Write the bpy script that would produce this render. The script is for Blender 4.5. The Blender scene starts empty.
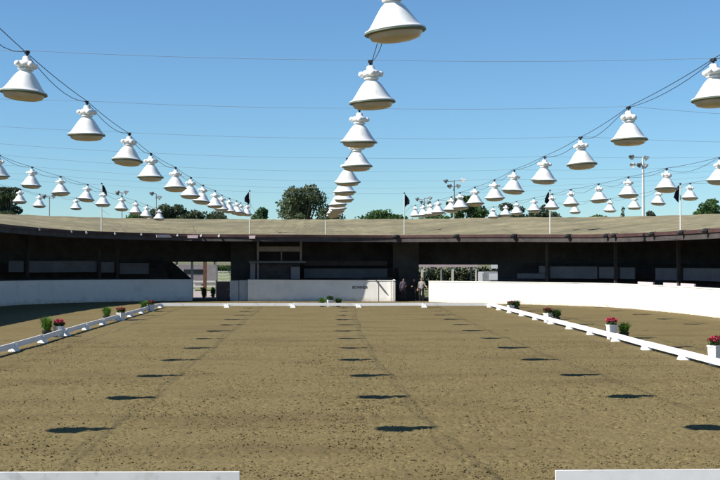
import bpy, bmesh, math, random
import numpy as np
from mathutils import Vector, Matrix
random.seed(7)
RNG = np.random.default_rng(7)
S = bpy.context.scene
C = S.collection
PI = math.pi
CAMH, FPX = 2.86, 1232.0

# ------------------------------------------------------------------ helpers
def at(px, py, Y):
    """world point seen at a pixel of the 720x480 photograph when it stands Y metres away"""
    return Vector(((px - 318) * Y / FPX, Y, CAMH - (py - 261) * Y / FPX))
def gx(px, Y): return (px - 318) * Y / FPX
def hz(py, Y): return CAMH - (py - 261) * Y / FPX

def obj(name, bm, mat=None, parent=None, smooth=False, mats=None):
    me = bpy.data.meshes.new(name)
    bm.to_mesh(me); bm.free()
    return link(name, me, mat, parent, smooth, mats)
def link(name, me, mat=None, parent=None, smooth=False, mats=None):
    o = bpy.data.objects.new(name, me); C.objects.link(o)
    for m in (mats or ([mat] if mat else [])): me.materials.append(m)
    if smooth:
        for p in me.polygons: p.use_smooth = True
    if parent: o.parent = parent
    return o
def tag(o, label=None, cat=None, group=None, kind=None):
    if label: o['label'] = label
    if cat: o['category'] = cat
    if group: o['group'] = group
    if kind: o['kind'] = kind
    return o
def empty(name, loc, rz=0.0):
    o = bpy.data.objects.new(name, None); C.objects.link(o)
    o.location = loc; o.rotation_euler = (0, 0, rz); o.empty_display_size = .2
    return o
def copy_tree(o, parent=None):
    c = o.copy(); C.objects.link(c)
    if parent: c.parent = parent
    for ch in list(o.children): copy_tree(ch, c)
    return c

def box(bm, x0, x1, y0, y1, z0, z1, M=None):
    vs = [Vector((x, y, z)) for z in (z0, z1) for y in (y0, y1) for x in (x0, x1)]
    if M is not None: vs = [M @ v for v in vs]
    v = [bm.verts.new(p) for p in vs]
    for f in ((0, 2, 3, 1), (4, 5, 7, 6), (0, 1, 5, 4), (2, 6, 7, 3), (0, 4, 6, 2), (1, 3, 7, 5)):
        bm.faces.new([v[i] for i in f])
def frustum(bm, w0, d0, w1, d1, z0, z1, M=None):
    vs = [Vector((sx * w / 2, sy * d / 2, z)) for (w, d, z) in ((w0, d0, z0), (w1, d1, z1)) for sy in (-1, 1) for sx in (-1, 1)]
    if M is not None: vs = [M @ v for v in vs]
    v = [bm.verts.new(p) for p in vs]
    for f in ((0, 2, 3, 1), (4, 5, 7, 6), (0, 1, 5, 4), (2, 6, 7, 3), (0, 4, 6, 2), (1, 3, 7, 5)):
        bm.faces.new([v[i] for i in f])
def tube(bm, pts, r, n=6, r1=None, cap=True):
    pts = [Vector(p) for p in pts]
    rings = []
    for i, p in enumerate(pts):
        d = (pts[min(i + 1, len(pts) - 1)] - pts[max(i - 1, 0)]).normalized()
        a = d.orthogonal().normalized() if abs(d.z) > .95 else d.cross(Vector((0, 0, 1))).normalized()
        b = d.cross(a)
        t = i / max(1, len(pts) - 1)
        rr = r if r1 is None else r + (r1 - r) * t
        rings.append([bm.verts.new(p + (a * math.cos(2 * PI * k / n) + b * math.sin(2 * PI * k / n)) * rr) for k in range(n)])
    for i in range(len(rings) - 1):
        for k in range(n):
            bm.faces.new((rings[i][k], rings[i][(k + 1) % n], rings[i + 1][(k + 1) % n], rings[i + 1][k]))
    if cap:
        bm.faces.new(rings[0][::-1]); bm.faces.new(rings[-1])
def lathe(bm, prof, n=24, cx=0, cy=0):
    rings = []
    for r, z in prof:
        if r < 1e-5: rings.append([bm.verts.new((cx, cy, z))])
        else: rings.append([bm.verts.new((cx + r * math.cos(2 * PI * k / n), cy + r * math.sin(2 * PI * k / n), z)) for k in range(n)])
    for a, b in zip(rings, rings[1:]):
        for k in range(n):
            k2 = (k + 1) % n
            if len(a) == 1 and len(b) == 1: continue
            if len(a) == 1: bm.faces.new((a[0], b[k2], b[k]))
            elif len(b) == 1: bm.faces.new((a[k], a[k2], b[0]))
            else: bm.faces.new((a[k], a[k2], b[k2], b[k]))
def ball(bm, c, r, sc=(1, 1, 1), u=10, v=7):
    M = Matrix.Translation(c) @ Matrix.Diagonal((*sc, 1))
    bmesh.ops.create_uvsphere(bm, u_segments=u, v_segments=v, radius=r, matrix=M)

# ------------------------------------------------------------------ materials
def mat(name, col, rough=.8, noise=None, bump=None, metal=0.0, spec=.3, col2=None, coord='Object', extra=None):
    """col varied by noise: noise=(scale, amount); col2 mixed by big soft noise: extra=(scale, lo, hi)"""
    m = bpy.data.materials.new(name); m.use_nodes = True
    nt = m.node_tree; N = nt.nodes; L = nt.links
    b = N['Principled BSDF']
    b.inputs['Base Color'].default_value = (*col, 1)
    b.inputs['Roughness'].default_value = rough
    b.inputs['Metallic'].default_value = metal
    b.inputs['Specular IOR Level'].default_value = spec
    tc = N.new('ShaderNodeTexCoord')
    last = None
    if noise:
        t = N.new('ShaderNodeTexNoise'); t.inputs['Scale'].default_value = noise[0]; t.inputs['Detail'].default_value = 6
        t.inputs['Roughness'].default_value = .65
        L.new(tc.outputs[coord], t.inputs['Vector'])
        r = N.new('ShaderNodeMapRange'); r.inputs[1].default_value = .3; r.inputs[2].default_value = .7
        r.inputs[3].default_value = 1 - noise[1]; r.inputs[4].default_value = 1 + noise[1]
        L.new(t.outputs['Fac'], r.inputs[0])
        mx = N.new('ShaderNodeMix'); mx.data_type = 'RGBA'; mx.blend_type = 'MULTIPLY'; mx.inputs[0].default_value = 1
        mx.inputs[6].default_value = (*col, 1)
        L.new(r.outputs[0], mx.inputs[7])
        last = mx.outputs[2]
    if col2:
        t2 = N.new('ShaderNodeTexNoise'); t2.inputs['Scale'].default_value = extra[0]; t2.inputs['Detail'].default_value = 5
        mp = N.new('ShaderNodeMapping'); mp.inputs['Location'].default_value = (13.1, 5.7, 2.2)
        if len(extra) > 3: mp.inputs['Scale'].default_value = extra[3]
        L.new(tc.outputs[coord], mp.inputs[0]); L.new(mp.outputs[0], t2.inputs['Vector'])
        r2 = N.new('ShaderNodeMapRange'); r2.inputs[1].default_value = extra[1]; r2.inputs[2].default_value = extra[2]
        L.new(t2.outputs['Fac'], r2.inputs[0])
        mx2 = N.new('ShaderNodeMix'); mx2.data_type = 'RGBA'
        L.new(r2.outputs[0], mx2.inputs[0])
        if last: L.new(last, mx2.inputs[6])
        else: mx2.inputs[6].default_value = (*col, 1)
        mx2.inputs[7].default_value = (*col2, 1)
        last = mx2.outputs[2]
    if last: L.new(last, b.inputs['Base Color'])
    if bump:
        t3 = N.new('ShaderNodeTexNoise'); t3.inputs['Scale'].default_value = bump[0]; t3.inputs['Detail'].default_value = 4
        L.new(tc.outputs[coord], t3.inputs['Vector'])
        bp = N.new('ShaderNodeBump'); bp.inputs['Strength'].default_value = bump[1]; bp.inputs['Distance'].default_value = bump[2]
        L.new(t3.outputs['Fac'], bp.inputs['Height']); L.new(bp.outputs[0], b.inputs['Normal'])
    return m
def leafmat(name, col, var=.35):
    m = mat(name, col, .7, noise=(.9, var), spec=.2)
    nt = m.node_tree; N = nt.nodes; L = nt.links
    b = N['Principled BSDF']; out = N['Material Output']
    tr = N.new('ShaderNodeBsdfTranslucent'); tr.inputs[0].default_value = (col[0] * 1.2, col[1] * 1.3, col[2] * .7, 1)
    ms = N.new('ShaderNodeMixShader'); ms.inputs[0].default_value = .25
    L.new(b.outputs[0], ms.inputs[1]); L.new(tr.outputs[0], ms.inputs[2]); L.new(ms.outputs[0], out.inputs[0])
    return m

SAND = (.150, .117, .052)
M_sand = mat('sand', SAND, .95, noise=(20, .42), bump=(55, .6, .008), spec=.1, col2=(.112, .083, .037), extra=(.45, .47, .78, (.6, 1.3, 1)))
M_darksand = mat('dark_sand', (.060, .046, .021), .95, noise=(3, .3), spec=.1)  # darker sand tone, given to a random half of the clods
M_dirt = mat('dirt', (.15, .13, .085), .95, noise=(.6, .3), spec=.1, col2=(.10, .12, .05), extra=(.05, .45, .6))
M_wall = mat('wall_white_paint', (.76, .735, .67), .6, noise=(.8, .05), spec=.3, col2=(.62, .60, .54), extra=(1.3, .56, .85))
M_wallgrey = mat('grey_blue_paint', (.36, .37, .38), .6, noise=(1.0, .12))
M_rail = mat('rail_white_paint', (.80, .79, .77), .45, noise=(3, .06), spec=.4, col2=(.5, .46, .38), extra=(5, .6, .85))
M_roof = mat('roof_tan_coating', (.225, .197, .122), .9, noise=(1.3, .28), bump=(9, .6, .04), spec=.1, col2=(.145, .131, .083), extra=(.5, .38, .68, (.45, 1, 1)))
M_fascia = mat('fascia_red_brown', (.060, .029, .026), .7, noise=(1.2, .35))
M_darkwood = mat('dark_brown_timber', (.068, .060, .057), .85, noise=(1.5, .3), spec=.1)
M_darkgrey = mat('dark_stand_boards', (.14, .135, .137), .9, noise=(1.0, .3), spec=.05)
M_panel = mat('grey_stand_panel', (.125, .13, .135), .7, noise=(.9, .2), spec=.2)
M_booth = mat('grey_booth_paint', (.24, .23, .225), .7, noise=(2, .15), spec=.2)
M_lamp = mat('lamp_white_enamel', (.80, .80, .77), .38, noise=(8, .06), spec=.5, col2=(.50, .47, .38), extra=(5, .53, .80, (1, 1, .45)))
M_lampgrey = mat('lamp_housing_grey_white', (.74, .74, .71), .45, noise=(14, .10), spec=.45)
M_lens = mat('lamp_diffuser_amber_grey', (.47, .42, .34), .3, noise=(6, .15), spec=.5)
M_rim = mat('lamp_rim_green_grey', (.10, .13, .09), .5, spec=.4)
M_black = mat('black_rubber', (.02, .02, .022), .6)
M_cable = mat('black_cable', (.03, .035, .04), .6)
M_wire = mat('galvanised_wire', (.22, .30, .38), .5)
M_post = mat('pole_white_paint', (.62, .61, .55), .5, noise=(3, .1))
M_steel = mat('pole_grey_steel', (.30, .31, .32), .5, noise=(3, .15))
M_flood = mat('floodlight_grey', (.13, .14, .14), .5, noise=(5, .2))
M_flag = mat('flag_dark_blue', (.02, .028, .05), .8, noise=(6, .2))
M_pot = mat('white_pot', (.75, .74, .72), .5, noise=(5, .06))
M_terra = mat('dark_pot', (.03, .03, .028), .7)
M_grassleaf = leafmat('grass_leaf', (.085, .18, .032))
M_plantleaf = leafmat('plant_leaf', (.035, .075, .02))
M_pink = mat('petal_crimson', (.42, .03, .07), .7, noise=(30, .3))
M_red = mat('petal_dark_red', (.16, .02, .02), .7, noise=(30, .3))
M_euc = leafmat('eucalyptus_leaf', (.085, .108, .060), .5)
M_green = leafmat('green_leaf', (.052, .10, .034))
M_darkgreen = leafmat('dark_green_leaf', (.060, .08, .048))
M_bluegreen = leafmat('blue_green_leaf', (.07, .13, .07))
M_bark = mat('bark', (.16, .13, .10), .9, noise=(4, .3))
M_pinkbeam = mat('pale_pink_paint', (.56, .44, .45), .6, noise=(3, .08))
M_brownpost = mat('brown_post', (.17, .09, .05), .8, noise=(4, .25))
M_path = mat('pale_path', (.32, .27, .24), .9, noise=(.9, .2))
M_lawn = mat('lawn_grass', (.16, .175, .065), .95, noise=(1.5, .3))
M_text = mat('sign_black_paint', (.02, .02, .02), .6)
M_glass = mat('vehicle_glass', (.02, .025, .03), .1, spec=.6)
M_trailer = mat('trailer_pinkish_grey', (.27, .235, .23), .5, noise=(2, .2))
M_van = mat('vehicle_white', (.72, .72, .72), .35, noise=(2, .04))

def per_object(m):
    nt = m.node_tree; N = nt.nodes; L = nt.links
    tc = [n for n in N if n.type == 'TEX_COORD'][0]
    oi = N.new('ShaderNodeObjectInfo'); mu = N.new('ShaderNodeVectorMath'); mu.operation = 'SCALE'; mu.inputs[0].default_value = (37, 51, 23)
    ad = N.new('ShaderNodeVectorMath'); ad.operation = 'ADD'
    L.new(oi.outputs['Random'], mu.inputs['Scale']); L.new(mu.outputs[0], ad.inputs[1])
    for l in list(L):
        if l.from_node == tc: L.new(ad.outputs[0], l.to_socket)
    L.new(tc.outputs['Object'], ad.inputs[0])
for m_ in (M_lamp, M_lampgrey, M_lens, M_rail, M_pot): per_object(m_)
# splashed sand along the foot of the ring walls
def mud(m):
    nt = m.node_tree; N = nt.nodes; L = nt.links; b = N['Principled BSDF']; tc = [n for n in N if n.type == 'TEX_COORD'][0]
    src = b.inputs['Base Color'].links[0].from_socket
    sx = N.new('ShaderNodeSeparateXYZ'); L.new(tc.outputs['Object'], sx.inputs[0])
    nz = N.new('ShaderNodeTexNoise'); nz.inputs['Scale'].default_value = 2.6; nz.inputs['Detail'].default_value = 7; L.new(tc.outputs['Object'], nz.inputs['Vector'])
    ma = N.new('ShaderNodeMath'); ma.operation = 'MULTIPLY_ADD'; ma.inputs[1].default_value = -.75; L.new(nz.outputs['Fac'], ma.inputs[0]); L.new(sx.outputs['Z'], ma.inputs[2])
    mr = N.new('ShaderNodeMapRange'); mr.inputs[1].default_value = -.42; mr.inputs[2].default_value = -.05; mr.inputs[3].default_value = .55; mr.inputs[4].default_value = 0; L.new(ma.outputs[0], mr.inputs[0])
    mx = N.new('ShaderNodeMix'); mx.data_type = 'RGBA'; L.new(mr.outputs[0], mx.inputs[0]); L.new(src, mx.inputs[6]); mx.inputs[7].default_value = (.34, .28, .17, 1)
    L.new(mx.outputs[2], b.inputs['Base Color'])
mud(M_wall)

# ------------------------------------------------------------------ camera, light, sky
cam = bpy.data.cameras.new('camera'); co = bpy.data.objects.new('camera', cam); C.objects.link(co)
cam.sensor_width = 36; cam.lens = 36 * FPX / 720; cam.clip_end = 6000; cam.clip_start = .1
co.location = (0, 0, CAMH)
co.rotation_euler = (math.radians(90) + math.atan(21 / FPX), 0, -math.atan(42 / FPX))
S.camera = co
SUN = Vector((1.08, .29, -1.0)).normalized()
sl = bpy.data.lights.new('sun', 'SUN'); sl.energy = 5.0; sl.angle = math.radians(.53); sl.color = (1, .955, .88)
so = bpy.data.objects.new('sun', sl); C.objects.link(so); so.rotation_euler = SUN.to_track_quat('-Z', 'Y').to_euler()
so.location = (-60, -20, 60)
W = bpy.data.worlds.new('World'); S.world = W; W.use_nodes = True
wn = W.node_tree.nodes; wl = W.node_tree.links
sky = wn.new('ShaderNodeTexSky'); sky.sky_type = 'NISHITA'; sky.sun_disc = False
sky.sun_elevation = math.asin(-SUN.z); sky.sun_rotation = math.atan2(-SUN.x, -SUN.y) % (2 * PI)
sky.altitude = 50; sky.air_density = 1.0; sky.dust_density = 0.0; sky.ozone_density = 6.0
bg = wn['Background']; bg.inputs[1].default_value = .073
smx = wn.new('ShaderNodeMix'); smx.data_type = 'RGBA'; smx.blend_type = 'MULTIPLY'; smx.inputs[0].default_value = 1
smx.inputs[7].default_value = (.80, 1.0, 1.08, 1)        # clear-sky white balance of the video camera
wl.new(sky.outputs[0], smx.inputs[6]); wl.new(smx.outputs[2], bg.inputs[0])
S.view_settings.view_transform = 'Standard'; S.view_settings.look = 'None'
S.view_settings.exposure = .72; S.view_settings.gamma = 1
S.cycles.max_bounces = 6; S.cycles.use_denoising = True

# ------------------------------------------------------------------ ground
bm = bmesh.new()
g = 3000
for a in ((-g, -g, g, g),):
    v = [bm.verts.new(p) for p in ((a[0], a[1], -.01), (a[2], a[1], -.01), (a[2], a[3], -.01), (a[0], a[3], -.01))]
    bm.faces.new(v)
tag(obj('ground', bm, M_dirt), kind='structure')

def vnoise(x, y, seed):
    xi = np.floor(x).astype(np.int64); yi = np.floor(y).astype(np.int64)
    fx = x - xi; fy = y - yi
    fx = fx * fx * (3 - 2 * fx); fy = fy * fy * (3 - 2 * fy)
    def h(a, b):
        n = (a * 374761393 + b * 668265263 + seed * 974634777) & 0xffffffff
        n = ((n ^ (n >> 13)) * 1274126177) & 0xffffffff
        return ((n ^ (n >> 16)) & 0xffff) / 65535.0
    return (h(xi, yi) * (1 - fx) + h(xi + 1, yi) * fx) * (1 - fy) + (h(xi, yi + 1) * (1 - fx) + h(xi + 1, yi + 1) * fx) * fy

def trackness(X, Y):
    """worn riding lines: the long sides, the centre line, the first quarter turns"""
    t = np.exp(-((X - .55 - .25 * np.sin(Y * .11)) / .55) ** 2)
    t += .7 * np.exp(-((X + 8.4) / .8) ** 2) + .7 * np.exp(-((X - 9.2) / .8) ** 2)
    r = np.sqrt((X - 3.5) ** 2 + (Y - 28) ** 2)
    t += .6 * np.exp(-((r - 7.5) / .5) ** 2) + .35 * np.exp(-((X - .7) / 1.3) ** 2)
    t += .7 * np.exp(-((Y - 16.3 - .12 * X) / .7) ** 2)
    return np.clip(t, 0, 1)

def make_stamps():
    out = []
    def add(n, x0, x1, y0, y1, rmin, rmax, dmin, dmax, rim, track=0.0):
        cx = RNG.uniform(x0, x1, n); cy = RNG.uniform(y0, y1, n)
        rr = RNG.uniform(rmin, rmax, n); dd = RNG.uniform(dmin, dmax, n)
        keep = RNG.uniform(0, 1, n) < (1 - track) + track * trackness(cx, cy)
        for a in zip(cx[keep], cy[keep], rr[keep], dd[keep], np.full(keep.sum(), rim)): out.append(a)
    add(6500, -11, 14, 11, 40, .045, .075, .012, .030, .30, .72)      # hoof prints, thick on the tracks
    add(5000, -14, 16, 36, 70, .06, .12, .010, .024, .25, .6)
    add(9000, -9, 11, 11, 30, .022, .040, .012, .024, .15, .2)        # crumbly holes
    # rows of prints left by horses turning across the arena
    for yc, x0, x1, c in ((17.7, 2.5, 9, .010), (19.2, 2.2, 9, .014), (21.6, 1.5, 10, .02), (24.6, 1.0, 10, .024), (29.5, 1, 11, .02)):
        n = int((x1 - x0) * 5)
        for x in RNG.uniform(x0, x1, n):
            out.append((x, yc + c * (x - x0) ** 2 + RNG.normal(0, .05), RNG.uniform(.04, .07), RNG.uniform(.014, .030), .3))
    return out
STAMPS = make_stamps()
def sand_band(xs, ys):
    X, Y = np.meshgrid(xs, ys)
    H = ((vnoise(X / .9, Y / .9, 11) - .5) * .010
         + (vnoise(X / .16, Y / .16, 12) - .5) * .014
         + (vnoise(X / .075, Y / .075, 13) - .5) * .012
         + (vnoise(X / .3, Y / .22, 14) - .5) * .014)
    H *= (.65 + .7 * vnoise(X / 2.3, Y / 2.3, 16))
    H += .003 * np.sin((Y + .02 * X ** 2 + .25 * vnoise(X / 3, Y / 3, 15)) * 2 * PI / .42)
    dx = xs[1] - xs[0]
    for x, y, r, d, rim in STAMPS:
        if y < ys[0] - .2 or y > ys[-1] + .2: continue
        R_ = r * 1.6
        i0 = max(0, int((x - R_ - xs[0]) / dx)); i1 = min(len(xs), int((x + R_ - xs[0]) / dx) + 2)
        j0 = np.searchsorted(ys, y - R_); j1 = np.searchsorted(ys, y + R_) + 1
        if i1 - i0 < 1 or j1 - j0 < 1: continue
        q = np.sqrt((X[j0:j1, i0:i1] - x) ** 2 + (Y[j0:j1, i0:i1] - y) ** 2) / r
        H[j0:j1, i0:i1] += -d * np.clip(1 - q ** 4, 0, 1) + rim * d * np.exp(-((q - 1.15) / .25) ** 2)
    H = np.maximum(H + .035, .002)
    ny, nx = X.shape
    co_ = np.stack([X, Y, H], -1).reshape(-1, 3)
    idx = np.arange(nx * ny).reshape(ny, nx)
    q = np.stack([idx[:-1, :-1], idx[:-1, 1:], idx[1:, 1:], idx[1:, :-1]], -1).reshape(-1, 4)
    return co_, q
def geo(y0, y1, k):
    n = int(math.log(y1 / y0) / k) + 1
    return y0 * np.exp(np.linspace(0, math.log(y1 / y0), n))
XG = np.arange(-10.6, 13.95, .024)
parts = [sand_band(XG, geo(11.0, 30.0, .0019)), sand_band(np.arange(-22.0, 22.0, .06), geo(29.9, 50.0, .0028)),
         sand_band(np.arange(-24.0, 24.0, .12), geo(49.8, 92.0, .0042))]
vs, qs, off = [], [], 0
for c_, q_ in parts:
    vs.append(c_); qs.append(q_ + off); off += len(c_)
# flat flanks beside the near band
for (x0, x1) in ((-60, -10.61), (13.94, 60)):
    vs.append(np.array([[x0, -10, .03], [x1, -10, .03], [x1, 34, .03], [x0, 34, .03]], float)); qs.append(np.array([[0, 1, 2, 3]]) + off); off += 4
vs.append(np.array([[-10.6, -10, .03], [13.95, -10, .03], [13.95, 11, .03], [-10.6, 11, .03]], float)); qs.append(np.array([[0, 1, 2, 3]]) + off); off += 4
V = np.concatenate(vs); Q = np.concatenate(qs)
me = bpy.data.meshes.new('arena_sand')
me.vertices.add(len(V)); me.vertices.foreach_set('co', V.ravel())
me.loops.add(Q.size); me.loops.foreach_set('vertex_index', Q.ravel().astype(np.int32))
me.polygons.add(len(Q)); me.polygons.foreach_set('loop_start', np.arange(0, Q.size, 4, dtype=np.int32))
me.update(calc_edges=True); me.validate()
me.polygons.foreach_set('use_smooth', np.ones(len(Q), bool))
tag(link('arena_sand', me, M_sand), kind='structure')
SZ = .035
# loose clods of sand lying on the surface, densest near the camera and along the tracks
def clods():
    ico = bmesh.new(); bmesh.ops.create_icosphere(ico, subdivisions=1, radius=1)
    bv = np.array([v.co[:] for v in ico.verts]); bf = np.array([[v.index for v in f.verts] for f in ico.faces]); ico.free()
    n = 110000
    cy = 11.5 + 33 * RNG.uniform(0, 1, n) ** 1.45; cx = RNG.uniform(-.30, .33, n) * (cy + 2)
    r = np.minimum(.017, .007 + RNG.exponential(.0036, n))
    keep = RNG.uniform(0, 1, n) < .45 + .55 * trackness(cx, cy)
    keep &= vnoise(cx / 1.6, cy / 1.6, 77) + .4 * vnoise(cx / .4, cy / .4, 78) > RNG.uniform(.15, .95, n)
    cx, cy, r = cx[keep], cy[keep], r[keep]; n = len(cx)
    v = bv[None] * RNG.uniform(.65, 1.25, (n, len(bv), 1)) * np.stack([r * RNG.uniform(.8, 1.5, n), r * RNG.uniform(.8, 1.5, n), r * RNG.uniform(.45, .75, n)], -1)[:, None]
    v += np.stack([cx, cy, .035 + r * .25], -1)[:, None]
    f = bf[None] + (np.arange(n) * len(bv))[:, None, None]
    v = v.reshape(-1, 3); f = f.reshape(-1, 3)
    m = bpy.data.meshes.new('sand_clods'); m.vertices.add(len(v)); m.vertices.foreach_set('co', v.ravel())
    m.loops.add(f.size); m.loops.foreach_set('vertex_index', f.ravel().astype(np.int32))
    m.polygons.add(len(f)); m.polygons.foreach_set('loop_start', np.arange(0, f.size, 3, dtype=np.int32)); m.update(calc_edges=True)
    o = link('sand_clods', m, None, None, False, [M_sand, M_darksand])
    m.polygons.foreach_set('material_index', np.repeat((RNG.uniform(0, 1, n) < .5).astype(np.int32), len(bf))); m.update()
    tag(o, kind='stuff')
clods()

# ------------------------------------------------------------------ paths of the stands
def catmull(pts, n=8):
    pts = [Vector(p) for p in pts]; out = []
    P = [2 * pts[0] - pts[1]] + pts + [2 * pts[-1] - pts[-2]]
    for i in range(1, len(P) - 2):
        a, b, c, d = P[i - 1:i + 3]
        for k in range(n):
            t = k / n
            out.append(.5 * ((2 * b) + (c - a) * t + (2 * a - 5 * b + 4 * c - d) * t * t + (3 * b - a - 3 * c + d) * t ** 3))
    out.append(pts[-1]); return out
#            X,   Y,   overhang, eave top, ridge
WP = [(-20.9, 24, 2.2, 5.05, 6.65), (-21.3, 42, 2.2, 5.05, 6.65), (-21.3, 60, 2.2, 5.05, 6.65), (-20.9, 70, 2.2, 5.02, 6.6), (-19.6, 78.5, 2.0, 4.95, 6.45),
      (-17, 83.3, 1.8, 4.85, 6.3), (-13, 86.6, 1.7, 4.78, 6.2), (-9.2, 88.0, 2.1, 4.72, 6.15), (-4.9, 87.3, 2.1, 4.68, 6.1),
      (-2.0, 87.0, 1.8, 4.67, 6.1), (.75, 86.8, 1.22, 4.66, 6.1), (5.3, 86.0, .55, 4.64, 6.1), (7.7, 84.3, .6, 4.62, 6.1), (11.9, 80.8, .8, 4.58, 6.0),
      (15.5, 78.0, .9, 4.52, 5.95), (17.9, 74.3, 1.0, 4.46, 5.9), (19.3, 67.8, 1.0, 4.42, 5.85), (19.9, 60, 1.0, 4.40, 5.85), (20.4, 45, 1.0, 4.40, 5.85), (20.5, 24, 1.0, 4.40, 5.85)]
pos = catmull([(a, b, 0) for a, b, *_ in WP]); att = catmull([(c, d, e) for *_, c, d, e in WP])
nor = []
for i, p in enumerate(pos):
    d = pos[min(i + 1, len(pos) - 1)] - pos[max(i - 1, 0)]
    nor.append(Vector((-d.y, d.x, 0)).normalized())     # away from the arena
def path_at_x(x):
    best = None
    for i in range(len(pos) - 1):
        a, b = pos[i], pos[i + 1]
        if a.y < 73 and b.y < 73: continue
        if (a.x - x) * (b.x - x) <= 0 and a.x != b.x: return i + (x - a.x) / (b.x - a.x)
    raise ValueError(x)
def sample(t, arr):
    i = min(int(t), len(arr) - 2); f = t - i
    return arr[i] * (1 - f) + arr[i + 1] * f
def param_range(t0, t1):
    ts = [t0] + [i for i in range(int(math.floor(t0)) + 1, int(math.ceil(t1)))] + [t1]
    return [t for k, t in enumerate(ts) if k == 0 or t - ts[k - 1] > 1e-4]
def off(t, o, z):
    p = sample(t, pos) + sample(t, nor).normalized() * o
    return Vector((p.x, p.y, z))
TEND = len(pos) - 1.0
def strip(bm, ts, fn_profile):
    """sweep an (offset, height) profile along path parameters"""
    rows = []
    for t in ts:
        rows.append([bm.verts.new(off(t, o, z)) for o, z in fn_profile(t)])
    for a, b in zip(rows, rows[1:]):
        n = len(a)
        for k in range(n):
            k2 = (k + 1) % n
            bm.faces.new((a[k], b[k], b[k2], a[k2]))
    bm.faces.new(rows[0][::-1]); bm.faces.new(rows[-1])
T_L1 = path_at_x(gx(193, 88.0))    # left wall ends
T_C0 = path_at_x(gx(248, 87.3)); T_C1 = path_at_x(gx(393, 86.2))
T_R0 = path_at_x(gx(429, 84.3))
T_G0 = path_at_x(gx(218, 87.9)); T_G1 = path_at_x(gx(231, 87.6))

# walls round the ring
def ring_wall(name, t0, t1, h0, h1, label, m, th=.16):
    bm = bmesh.new(); ts = param_range(t0, t1)
    strip(bm, ts, lambda t: [(0, 0), (0, h0 + (h1 - h0) * (t - t0) / (t1 - t0)), (th, h0 + (h1 - h0) * (t - t0) / (t1 - t0)), (th, 0)])
    o = obj(name, bm, m); tag(o, label, 'wall')
    # thin joint battens between the sheets
    bm = bmesh.new(); t = t0 + .9
    while t < t1 - .3:
        h = h0 + (h1 - h0) * (t - t0) / (t1 - t0)
        strip(bm, [t, t + .008], lambda q: [(-.006, .03), (-.012, h - .01), (-.002, h - .01), (-.002, .03)])
        t += 1.6 + .05 * random.random()
    obj('joint_strip', bm, m, o)
    bm = bmesh.new()
    strip(bm, ts, lambda t: [(-.03, h0 + (h1 - h0) * (t - t0) / (t1 - t0)), (-.03, .05 + h0 + (h1 - h0) * (t - t0) / (t1 - t0)), (th + .03, .05 + h0 + (h1 - h0) * (t - t0) / (t1 - t0)), (th + .03, h0 + (h1 - h0) * (t - t0) / (t1 - t0))])
    obj('cap', bm, m, o)
    return o
wl_ = ring_wall('ring_wall', 0, T_L1, 1.62, 1.50, 'long curved white ring wall in shade on the left of the arena', M_wall)
wc_ = ring_wall('ring_wall', T_C0, T_C1, 1.50, 1.46, 'white ring wall between the two gates, half shaded, with small black lettering', M_wall)
wr_ = ring_wall('ring_wall', T_R0, TEND, 1.45, 1.45, 'long curved white ring wall glaring in full sun on the right', M_wall)
# smudged mark on the left wall, black lettering on the middle wall
def wall_text(txt, px, py, size, parent, t):
    cu = bpy.data.curves.new('lettering', 'FONT'); cu.body = txt; cu.size = size; cu.align_x = 'CENTER'; cu.align_y = 'CENTER'; cu.extrude = .004; cu.offset = .004
    o = bpy.data.objects.new('tmp', cu); C.objects.link(o)
    bpy.context.view_layer.update()
    me = bpy.data.meshes.new_from_object(o.evaluated_get(bpy.context.evaluated_depsgraph_get()))
    bpy.data.objects.remove(o)
    n = sample(t, nor).normalized(); p = off(t, -.012, hz(py, sample(t, pos).y))
    o = link('lettering', me, M_text, parent)
    o.location = p; o.rotation_euler = (PI / 2, 0, math.atan2(n.y, n.x) - PI / 2)
    return o
T_TXT = path_at_x(gx(360, 86.6))
wall_text('BONNER', 360, 287.5, .27, wc_, T_TXT)
bm = bmesh.new()
tq = path_at_x(gx(24, 80.5))
for dx_, z0, z1, w in ((0, 1.13, 1.24, .10), (.05, .80, .86, .05), (-.06, .92, .97, .07), (.12, .62, .68, .04), (.03, .5, .54, .05)):
    tt = tq + dx_
    strip(bm, [tt - w / 2, tt + w / 2], lambda q: [(-.007, z0), (-.007, z1), (-.002, z1), (-.002, z0)])
obj('scuff_mark', bm, M_wallgrey, wl_)
# hairline door joints in the lit part of the middle wall
bm = bmesh.new()
for px in (378.5, 391.5):
    t = path_at_x(gx(px, 86.3)); strip(bm, [t - .012, t + .012], lambda q: [(-.02, .02), (-.02, 1.45), (-.004, 1.45), (-.004, .02)])
obj('door_post', bm, M_darkwood, wc_)
# grey rod added on the wall to stand for a thin slanting shadow
bm = bmesh.new()
tube(bm, [off(path_at_x(gx(376, 86.4)), -.05, 1.5), off(path_at_x(gx(386, 86.3)), -.06, .62)], .05, 6)
obj('shadow_rod', bm, M_panel, wc_)

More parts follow.
